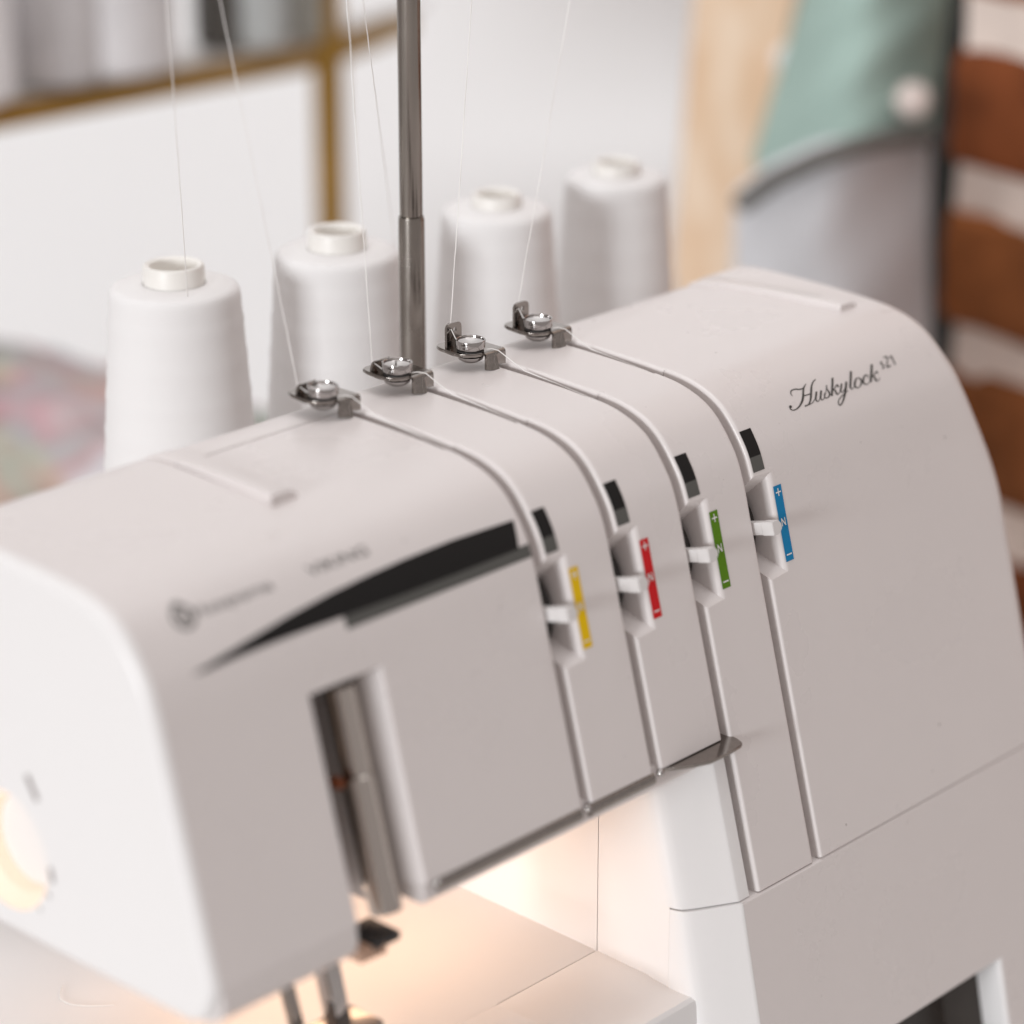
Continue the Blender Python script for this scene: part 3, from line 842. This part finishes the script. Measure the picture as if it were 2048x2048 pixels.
# ------------------------------------------------------------------ spool stand: tray, pole
ZT = .182
bm = bmesh.new(); box(bm, (-.09, .1075, ZT - .010), (.240, .240, ZT), .003, 3); mesh_obj("spool_tray", bm, PLASTIC, M)
bm = bmesh.new(); box(bm, (-.09, .106, .0), (.185, .150, ZT - .010), .002); mesh_obj("tray_support", bm, PLASTIC, M)
px, py = .0246, .130
pc = ony(D(774.5, 300), py); px = pc.x
bm = bmesh.new(); lathe(bm, [(.0033, .306), (.0036, .3065), (.0036, .62), (.0030, .6215)], (px, py, 0), 'Z', 48); pole = mesh_obj("thread_stand_pole", bm, STEEL, M, 35)
bm = bmesh.new(); lathe(bm, [(.0036, ZT - .005), (.0041, ZT - .004), (.0041, .3055), (.00395, .3068), (.0033, .3070)], (px, py, 0), 'Z', 48); mesh_obj("pole_sleeve", bm, STEEL, M, 35)

# ------------------------------------------------------------------ cones of thread
def yarn_mat(name, c):
    Mx = mat(name, c, .75, spec=.2)
    nt = Mx.node_tree; b = nt.nodes["Principled BSDF"]
    tc = nt.nodes.new("ShaderNodeTexCoord"); mp = nt.nodes.new("ShaderNodeMapping")
    mp.inputs["Rotation"].default_value = (.10, .06, 0)
    wv = nt.nodes.new("ShaderNodeTexWave"); wv.wave_type = 'BANDS'; wv.bands_direction = 'Z'
    wv.inputs["Scale"].default_value = 420; wv.inputs["Distortion"].default_value = 1.2; wv.inputs["Detail"].default_value = 2
    n = nt.nodes.new("ShaderNodeTexNoise"); n.inputs["Scale"].default_value = 60
    mp2 = nt.nodes.new("ShaderNodeMapping"); mp2.inputs["Scale"].default_value = (.3, .3, 5)
    nt.links.new(tc.outputs["Object"], mp.inputs[0]); nt.links.new(mp.outputs[0], wv.inputs[0])
    nt.links.new(tc.outputs["Object"], mp2.inputs[0]); nt.links.new(mp2.outputs[0], n.inputs[0])
    ad = nt.nodes.new("ShaderNodeMath"); ad.operation = 'ADD'
    nt.links.new(wv.outputs[1], ad.inputs[0]); nt.links.new(n.outputs[0], ad.inputs[1])
    bp = nt.nodes.new("ShaderNodeBump"); bp.inputs["Strength"].default_value = .12; bp.inputs["Distance"].default_value = .0004
    nt.links.new(ad.outputs[0], bp.inputs["Height"]); nt.links.new(bp.outputs[0], b.inputs["Normal"])
    return Mx
YARN = yarn_mat("white_yarn", (.82, .81, .805))
CONE = mat("cone_plastic", (.83, .81, .77), .42)
zt = .290
cones = [(D(327, 497), .0208, .0100, "leftmost of the four white thread cones, nearest the camera"),
         (D(635, 432), .0206, .0098, "white thread cone just left of the steel pole"),
         (D(937, 364), .0190, .0088, "white thread cone just right of the steel pole"),
         (D(1163, 304), .0183, .0088, "rightmost and farthest of the four white thread cones")]
cone_c = []
for p, rt, rc, lab in cones:
    c = onz(p, zt); cone_c.append(c)
    t = thing("thread_cone", lab, "thread cone", (c.x, c.y, ZT), "cones of white thread on the spool stand")
    bm = bmesh.new(); Hh = zt - ZT
    zb = Hh - (.0064 if len(cone_c) < 3 else .0046)
    pts = [(.0215 + (rt - .0193), .010)]
    nseg = 40
    r_top = rt; r_bot = rt + .0060
    pts = [(rc, .0095), (r_bot - .002, .0095)]
    for k in range(nseg + 1):
        q = k / nseg; z = .011 + (zb - .0032 - .011) * q
        pts.append((r_bot + (r_top - r_bot) * q + .00012 * math.sin(k * 2.3) + .00010 * math.sin(k * 5.1), z))
    pts += [(r_top - .0003, zb - .0020), (r_top - .0010, zb - .0010), (r_top - .0024, zb - .0004), (rc + .003, zb), (rc, zb + .0002)]
    lathe(bm, pts, (0, 0, 0), 'Z', 72, closed=True); mesh_obj("wound_thread", bm, YARN, t, 40)
    bm = bmesh.new()
    lathe(bm, [(rc + .010, 0), (rc + .0095, .002), (rc + .0025, .010), (rc - .0002, zb - .001), (rc - .0002, Hh - .0012), (rc - .0006, Hh - .0002), (rc - .0012, Hh), (rc - .0024, Hh - .0006), (rc - .0027, Hh - .0055), (rc - .005, Hh - .0062), (.0012, Hh - .0064)], (0, 0, 0), 'Z', 56, closed=True)
    mesh_obj("cone_core", bm, CONE, t, 30)

# ------------------------------------------------------------------ threads
THREAD = mat("thread_fibre", (.86, .84, .82), .7, spec=.2)
def thread(pts, label, r=.00016, wob=.00006):
    P = []
    for a, b in zip(pts, pts[1:]):
        a, b = Vector(a), Vector(b); n = max(2, int((b - a).length / .004))
        for k in range(n): P.append(a.lerp(b, k / n))
    P.append(Vector(pts[-1]))
    P = [p + Vector((random.uniform(-wob, wob), random.uniform(-wob, wob), 0)) if 0 < i < len(P) - 1 else p for i, p in enumerate(P)]
    bm = bmesh.new(); tube(bm, P, r, 6)
    return tag(mesh_obj("thread", bm, THREAD, None, 60), label, "thread", "white threads running up to the stand")
def up(p, pix, y=.1165):
    e = ony(pix, y); p = Vector(p); return p, p + (e - p) * 1.35
names = ["the leftmost thread guide", "the second thread guide from the left", "the third thread guide from the left", "the farthest thread guide by the pole side"]
tops = [D(415, 0), D(655, 0), D(890, 0), D(1075, 0)]
for i in range(4):
    gx = GR[i]; zz = .2754
    a, b = up(eyes[i], tops[i])
    pts = [b, a, Vector((gx - .0135, .0885, zz + .0017)), Vector((gx - .0090, .0836, zz + .0017)), Vector((gx - .0062, .0826, zz + .0016)), Vector((gx - .0046, .0813, zz + .0010))]
    gxm = gx - .0016
    pts += [Vector((gxm, .0735, .2709))] + [sp(gxm, S_SEAM - .0135 - d, -.0003 - .0006 * k) for k, d in enumerate((.012, .024, .032, .042, .052))]
    thread(pts, "white thread from " + names[i] + " up out of the picture")
c1, c2 = cone_c[0], cone_c[1]
a, b = up(ony(D(354, 560), c1.y - .020), D(315, 0)); thread([a, a.lerp(b, .3), b], "white thread rising from the leftmost thread cone")
a, b = up(ony(D(746, 470), c2.y - .005), D(685, 0)); thread([a, a.lerp(b, .3), b], "white thread rising from the cone left of the pole", .00017)
# loose ends: small curl on the bed
cu = catmull([onz(p, ZB + .0004) for p in [S(124, 1970), S(120, 1995), S(140, 2008), S(180, 2012), S(228, 2010)]], 6)
bm = bmesh.new(); tube(bm, cu, .00016, 6); tag(mesh_obj("loose_thread", bm, THREAD, None, 60), "short curled white thread end lying on the sewing bed", "thread")

# ------------------------------------------------------------------ table and background
bm = bmesh.new(); box(bm, (-1.2, -.6, -.03), (.95, .55, 0), .003); structure(mesh_obj("table_top", bm, mat("table_white", (.72, .70, .68), .5, vary=.03, vscale=8)))
WALLM = mat("white_wall", (.94, .94, .94), .7, spec=.2, vary=.012, vscale=4)
def place(p, dist): return at(p, dist)
# white wall facing the room
wc = at(D(700, 300), 2.0); wn = Vector((-FH.x, -FH.y, 0)); wr = RIGHT
bm = bmesh.new()
a = wc - wr * 1.3; b = wc + wr * 1.3
pl = [Vector((a.x, a.y, -.8)), Vector((b.x, b.y, -.8)), Vector((b.x, b.y, 2.2)), Vector((a.x, a.y, 2.2))]
prism(bm, pl, -wn * .06); structure(mesh_obj("white_wall", bm, WALLM))

GOLD = mat("brass", (.36, .20, .035), .34, metal=.55, vary=.08, vscale=20)
def beam(bm, a, b, wdt, hgt, bev=.002):
    a, b = Vector(a), Vector(b); d = b - a
    q = d.to_track_quat('X', 'Z').to_matrix().to_4x4()
    vs = box(bm, (0, -wdt / 2, -hgt / 2), (d.length, wdt / 2, hgt / 2), bev)
    for v in vs: v.co = Matrix.Translation(a) @ q @ v.co
GD = 1.50
gj = at(D(618, 88), GD)
rack = thing("brass_shelf", "brass-coloured square-tube shelf frame behind the thread cones", "shelf", (gj.x, gj.y, gj.z - .6))
def rel(o, parent): o.parent = parent; o.matrix_parent_inverse = Matrix.Translation(-Vector(parent.location)); return o
bm = bmesh.new(); beam(bm, Vector((gj.x, gj.y, gj.z - .6)), Vector((gj.x, gj.y, gj.z + .20)), .0125, .0125); rel(mesh_obj("post", bm, GOLD), rack)
gl = onz(D(-260, 268), gj.z - .004)
bm = bmesh.new(); beam(bm, gj + Vector((0, 0, -.004)), gl, .0115, .0115); rel(mesh_obj("rail", bm, GOLD), rack)
gb = gj + (FH * .9 + RIGHT * .43).normalized() * .11
bm = bmesh.new(); beam(bm, gj + Vector((0, 0, -.004)), gj.lerp(gb, .8) + Vector((0, 0, -.004)), .011, .011); rel(mesh_obj("rail", bm, GOLD), rack)
gback = gl + (gb - gj)
SHELFM = mat("shelf_glass_grey", (.62, .60, .58), .35)
bm = bmesh.new(); prism(bm, [gj + Vector((0, 0, .002)), gb + Vector((0, 0, .002)), gback + Vector((0, 0, .002)), gl + Vector((0, 0, .002))], (0, 0, .004)); rel(mesh_obj("shelf_board", bm, SHELFM), rack)
# jars on the shelf
def jar(p, dist_t, r, h, colr, label, name="storage_jar"):
    h *= .72
    base = gj.lerp(gl, p) + (gb - gj) * dist_t; base.z = gj.z + .0065
    t = thing(name, label, "jar", base)
    g = mat("jar_" + name + str(round(p, 2)), colr, .3, vary=.1, vscale=30)
    bm = bmesh.new(); lathe(bm, [(r * .9, 0), (r, .004), (r, h * .78), (r * .8, h * .86), (r * .8, h * .9)], (0, 0, 0), 'Z', 32); mesh_obj("body", bm, g, t, 35)
    bm = bmesh.new(); lathe(bm, [(r * .84, h * .9), (r * .86, h * .92), (r * .86, h), (r * .7, h * 1.02)], (0, 0, 0), 'Z', 32); mesh_obj("lid", bm, g, t, 35)
jar(.145, .30, .017, .10, (.26, .25, .22), "dark jar on the shelf nearest the brass post")
jar(.27, .34, .020, .10, (.50, .53, .53), "pale blue-grey jar on the shelf beside the dark jar")
jar(.36, .45, .016, .12, (.10, .095, .085), "small black jar between two pale jars on the shelf")
jar(.56, .28, .030, .13, (.70, .69, .70), "wide grey jar in the middle of the shelf")
jar(.73, .40, .026, .13, (.66, .65, .66), "darker grey jar left of the wide grey jar")
jar(.90, .22, .034, .14, (.84, .84, .86), "white jar at the left of the shelf")
jar(1.15, .22, .036, .12, (.72, .74, .62), "pale green jar at the far left of the shelf")

# printed fabric pile, lower left
def fabric_mat():
    Mx = mat("printed_fabric", (.5, .45, .45), .85, spec=.1)
    nt = Mx.node_tree; b = nt.nodes["Principled BSDF"]; tc = nt.nodes.new("ShaderNodeTexCoord")
    n = nt.nodes.new("ShaderNodeTexNoise"); n.inputs["Scale"].default_value = 16; n.inputs["Detail"].default_value = 1.5
    vn = nt.nodes.new("ShaderNodeTexVoronoi"); vn.inputs["Scale"].default_value = 24
    mxv = nt.nodes.new("ShaderNodeMix"); mxv.data_type = 'RGBA'; mxv.inputs[0].default_value = .12
    cr = nt.nodes.new("ShaderNodeValToRGB"); e = cr.color_ramp.elements
    e[0].position = .30; e[0].color = (.16, .18, .34, 1); e[1].position = .72; e[1].color = (.70, .68, .69, 1)
    for ps, cc in [(.38, (.33, .38, .38, 1)), (.46, (.52, .50, .47, 1)), (.53, (.50, .28, .28, 1)), (.60, (.42, .46, .44, 1)), (.67, (.55, .33, .32, 1))]:
        x = e.new(ps); x.color = cc
    nt.links.new(tc.outputs["Object"], n.inputs["Vector"]); nt.links.new(tc.outputs["Object"], vn.inputs["Vector"])
    nt.links.new(n.outputs["Fac"], cr.inputs[0])
    nt.links.new(cr.outputs[0], mxv.inputs[6]); nt.links.new(vn.outputs["Color"], mxv.inputs[7])
    hs = nt.nodes.new("ShaderNodeHueSaturation"); hs.inputs["Saturation"].default_value = .8
    nt.links.new(mxv.outputs[2], hs.inputs["Color"]); nt.links.new(hs.outputs[0], b.inputs["Base Color"])
    return Mx
FABM = fabric_mat()
fc = at(D(60, 760), 1.35)
pile = thing("fabric_pile", "crumpled heap of printed fabric in pink, teal and blue at far left", "fabric", (fc.x, fc.y, -.02))
from mathutils import noise
for k, (ox, oz, rx, rz_) in enumerate([(-.03, .045, .16, .065), (.000, .095, .12, .048), (-.065, .105, .11, .050)]):
    bm = bmesh.new(); bmesh.ops.create_uvsphere(bm, u_segments=64, v_segments=40, radius=1.0)
    ct = RIGHT * ox + Vector((0, 0, oz))
    for v in bm.verts:
        n_ = v.co.normalized()
        f = 1 + .16 * noise.noise(n_ * 2.3 + Vector((k * 7, 0, 0))) + .10 * noise.noise(n_ * 6 + Vector((k * 3, 5, 0)))
        q = n_ * f
        v.co = ct + RIGHT * (q.x * rx) + FH * (q.y * .10) + Vector((0, 0, max(q.z * rz_, -oz + .0005)))
    mesh_obj("crumpled_cloth", bm, FABM, pile, 60)
# stand the pile on a low cabinet
bm = bmesh.new(); box(bm, (fc.x - .22, fc.y - .16, -.75), (fc.x + .14, fc.y + .16, -.0205), .003); tag(mesh_obj("low_cabinet", bm, mat("cabinet_white", (.75, .74, .73), .5)), "white low cabinet under the fabric pile", "cabinet")

# leaning wooden board
def wood_mat():
    Mx = mat("pale_wood", (.66, .47, .31), .5, spec=.3)
    nt = Mx.node_tree; b = nt.nodes["Principled BSDF"]; tc = nt.nodes.new("ShaderNodeTexCoord")
    mp = nt.nodes.new("ShaderNodeMapping"); mp.inputs["Scale"].default_value = (14, 14, 1.2)
    n = nt.nodes.new("ShaderNodeTexNoise"); n.inputs["Scale"].default_value = 4; n.inputs["Detail"].default_value = 8
    cr = nt.nodes.new("ShaderNodeValToRGB"); e = cr.color_ramp.elements
    e[0].position = .3; e[0].color = (.70, .47, .29, 1); e[1].position = .65; e[1].color = (.82, .66, .51, 1)
    nt.links.new(tc.outputs["Object"], mp.inputs[0]); nt.links.new(mp.outputs[0], n.inputs[0]); nt.links.new(n.outputs["Fac"], cr.inputs[0]); nt.links.new(cr.outputs[0], b.inputs["Base Color"])
    return Mx
WOOD = wood_mat()
WD = 1.42
bd = thing("wooden_board", "pale wooden board leaning upright between white wall and teal fabric", "board", at(D(1330, 620), WD))
bm = bmesh.new(); prism(bm, [at(p, WD) for p in (D(1318, -90), D(1522, -90), D(1488, 60), D(1440, 290), D(1392, 470), D(1350, 640), D(1300, 660), D(1268, 520), D(1292, 240))], FH * .014)
rel(mesh_obj("board", bm, WOOD, None, 0), bd)
bm = bmesh.new(); prism(bm, [at(p, WD - .004) for p in (D(1522, -90), D(1538, -90), D(1502, 62), D(1454, 292), D(1408, 470), D(1392, 470), D(1440, 290), D(1488, 60))], FH * .018)
rel(mesh_obj("edge_band", bm, mat("edge_band", (.26, .20, .14), .5), None, 0), bd)
bm = bmesh.new(); c = at(D(1487, 112), WD - .012); bmesh.ops.create_uvsphere(bm, u_segments=20, v_segments=12, radius=.0075)
for v in bm.verts: v.co += c
rel(mesh_obj("white_peg", bm, PLASTIC_LIT, None, 60), bd)

# teal cloth pouch hung over a grey rounded bag
TEAL = mat("teal_cloth", (.355, .475, .43), .85, spec=.1, vary=.10, vscale=14, bump=.3, bscale=900)
GREYC = mat("grey_cloth", (.70, .715, .745), .8, spec=.1, vary=.08, vscale=14, bump=.3, bscale=900)
TRIM = mat("dark_piping", (.16, .155, .145), .7)
def curved_sheet(name, left, right, top, bottom_fn, dist, bulge, thick, material, parent, nx=28, ny=16):
    """cloth panel between two pixel columns, bulging towards the room"""
    bm = bmesh.new(); g0, g1 = [], []
    for j in range(ny + 1):
        r0, r1 = [], []
        for i in range(nx + 1):
            u = i / nx; x = left(0) + (right(0) - left(0)) * u
            yb = bottom_fn(x) if callable(bottom_fn) else bottom_fn
            yt = top(x) if callable(top) else top
            y = yt + (yb - yt) * j / ny
            xl_, xr_ = left(y), right(y); xx = xl_ + (xr_ - xl_) * u
            dd = dist - bulge * math.sin(math.pi * min(1, max(0, u * .9 + .05))) ** .7 + .004 * math.sin(u * 9 + j * .4) * math.sin(j * .5)
            p = at(D(xx, y), dd); r0.append(bm.verts.new(p)); r1.append(bm.verts.new(p + FH * thick))
        g0.append(r0); g1.append(r1)
    for g in (g0, g1):
        for a, b in zip(g, g[1:]):
            for i in range(nx): bm.faces.new((a[i], a[i + 1], b[i + 1], b[i]))
    for i in range(nx):
        for j in (0, -1): bm.faces.new((g0[j][i], g0[j][i + 1], g1[j][i + 1], g1[j][i]))
    for j in range(ny):
        for i in (0, -1): bm.faces.new((g0[j][i], g0[j + 1][i], g1[j + 1][i], g1[j][i]))
    return mesh_obj(name, bm, material, parent, 50)
def hem(x):
    pts = [(1380, 392), (1410, 362), (1460, 325), (1540, 288), (1620, 262), (1700, 247), (1770, 243), (1800, 243)]
    for (xa, ya), (xb, yb) in zip(pts, pts[1:]):
        if x <= xb: return ya + (yb - ya) * (x - xa) / (xb - xa)
    return pts[-1][1]
tp = thing("teal_pouch", "teal cloth pouch with round white button above grey bag", "pouch", at(D(1600, 300), 1.36))
rel(curved_sheet("flap", lambda y: 1520 - .30 * max(y, -80), lambda y: 1792 - .12 * y, -80, lambda x: hem(x) + 22, 1.375, .055, .02, TEAL, None), tp)
bm = bmesh.new(); lathe(bm, [(.0005, .006), (.005, .0058), (.0078, .004), (.0085, .001), (.008, -.002)], (0, 0, 0), 'Z', 32)
bc = at(D(1722, 190), 1.325); q = (-FWD).to_track_quat('Z', 'Y').to_matrix().to_4x4(); bm.transform(Matrix.Translation(bc) @ q)
rel(mesh_obj("button", bm, mat("button_white", (.80, .70, .65), .35), None, 50), tp)
gb_ = thing("grey_bag", "grey rounded cloth bag with dark piped upper edge beside brick wall", "bag", at(D(1560, 700), 1.40))
rel(curved_sheet("body", lambda y: 1392, lambda y: 1756, lambda x: hem(x) + 14, 900, 1.37, .075, .03, GREYC, None), gb_)
pts = []
for k in range(25):
    x = 1400 + (1758 - 1400) * k / 24; u = (x - 1392) / 364
    pts.append(at(D(x, hem(x) + 12), 1.362 - .075 * math.sin(math.pi * min(1, max(0, u * .9 + .05))) ** .7))
bm = bmesh.new(); tube(bm, pts, .0046, 10); rel(mesh_obj("piping", bm, TRIM, None, 60), gb_)
# black sheet standing in for the dark gap beside the bricks
bm = bmesh.new(); p = [at(D(1752, -120), 1.46), at(D(1850, -120), 1.46), at(D(1850, 1150), 1.46), at(D(1752, 1150), 1.46)]
prism(bm, p, FH * .02); tag(mesh_obj("dark_gap_sheet", bm, mat("dark_gap", (.022, .026, .026), .6)), "narrow black sheet filling the dark gap between grey bag and brick wall", "panel")

# brick wall on the right
ud = (RIGHT * .585 - FH * .811).normalized()            # along the wall, towards the camera
wnrm = Vector((-ud.y, ud.x, 0));
if wnrm.dot(CAM - at(D(1860, 350), 1.32)) < 0: wnrm = -wnrm
w0 = at(D(1792, 345), 1.33)
bw = thing("brick_wall", "rough red-brown brick wall with thick pale mortar at right edge", "wall", (w0.x, w0.y, -.5))
MORTAR = mat("mortar", (.80, .69, .62), .95, spec=.1, bump=1.0, bscale=120, vary=.12, vscale=30)
bm = bmesh.new(); z0, z1 = -.5, .75
prism(bm, [w0 + wnrm * .0015 + ud * .006 + Vector((0, 0, z0 - w0.z)), w0 + wnrm * .0015 + ud * .42 + Vector((0, 0, z0 - w0.z)), w0 - wnrm * .10 + ud * .42 + Vector((0, 0, z0 - w0.z)), w0 - wnrm * .10 + ud * .006 + Vector((0, 0, z0 - w0.z))], (0, 0, z1 - z0))
bmesh.ops.subdivide_edges(bm, edges=bm.edges[:], cuts=24, use_grid_fill=True)
for v in bm.verts: v.co += wnrm * random.uniform(-.003, .0015) + ud * random.uniform(-.003, .003)
rel(mesh_obj("mortar", bm, MORTAR, None, 40), bw)
BR = [mat("brick_%d" % k, c, .9, spec=.15, bump=1.0, bscale=90, vary=.45, vscale=22) for k, c in enumerate([(.25, .068, .018), (.27, .082, .022), (.21, .062, .022), (.28, .098, .034)])]
course = .0775; hb = .0565
zmid = w0.z                                            # a mortar joint passes here
for r_ in range(-8, 5):
    zc = zmid + course * (r_ + .5)
    lens = [.205, .215] if r_ % 2 == 0 else [.10, .215, .10]
    x = .001 + random.uniform(-.006, .006)
    for Lb in lens:
        bm = bmesh.new()
        jl = random.uniform(-.004, .004)
        vs = box(bm, (x, -.085, zc - hb / 2 + random.uniform(-.0045, .0045)), (x + Lb - .012 + jl, random.uniform(.0035, .007), zc + hb / 2 + random.uniform(-.0045, .0045)), .007, 3)
        bmesh.ops.subdivide_edges(bm, edges=[e for e in bm.edges if e.calc_length() > .03], cuts=3, use_grid_fill=True)
        for v in bm.verts:
            v.co += Vector((random.uniform(-1, 1), random.uniform(-1, 1), random.uniform(-1, 1))) * .0022
            c = v.co.copy(); v.co = Vector((w0.x, w0.y, 0)) + ud * c.x + wnrm * c.y + Vector((0, 0, c.z))
        rel(mesh_obj("brick", bm, random.choice(BR), None, 30), bw)
        x += Lb
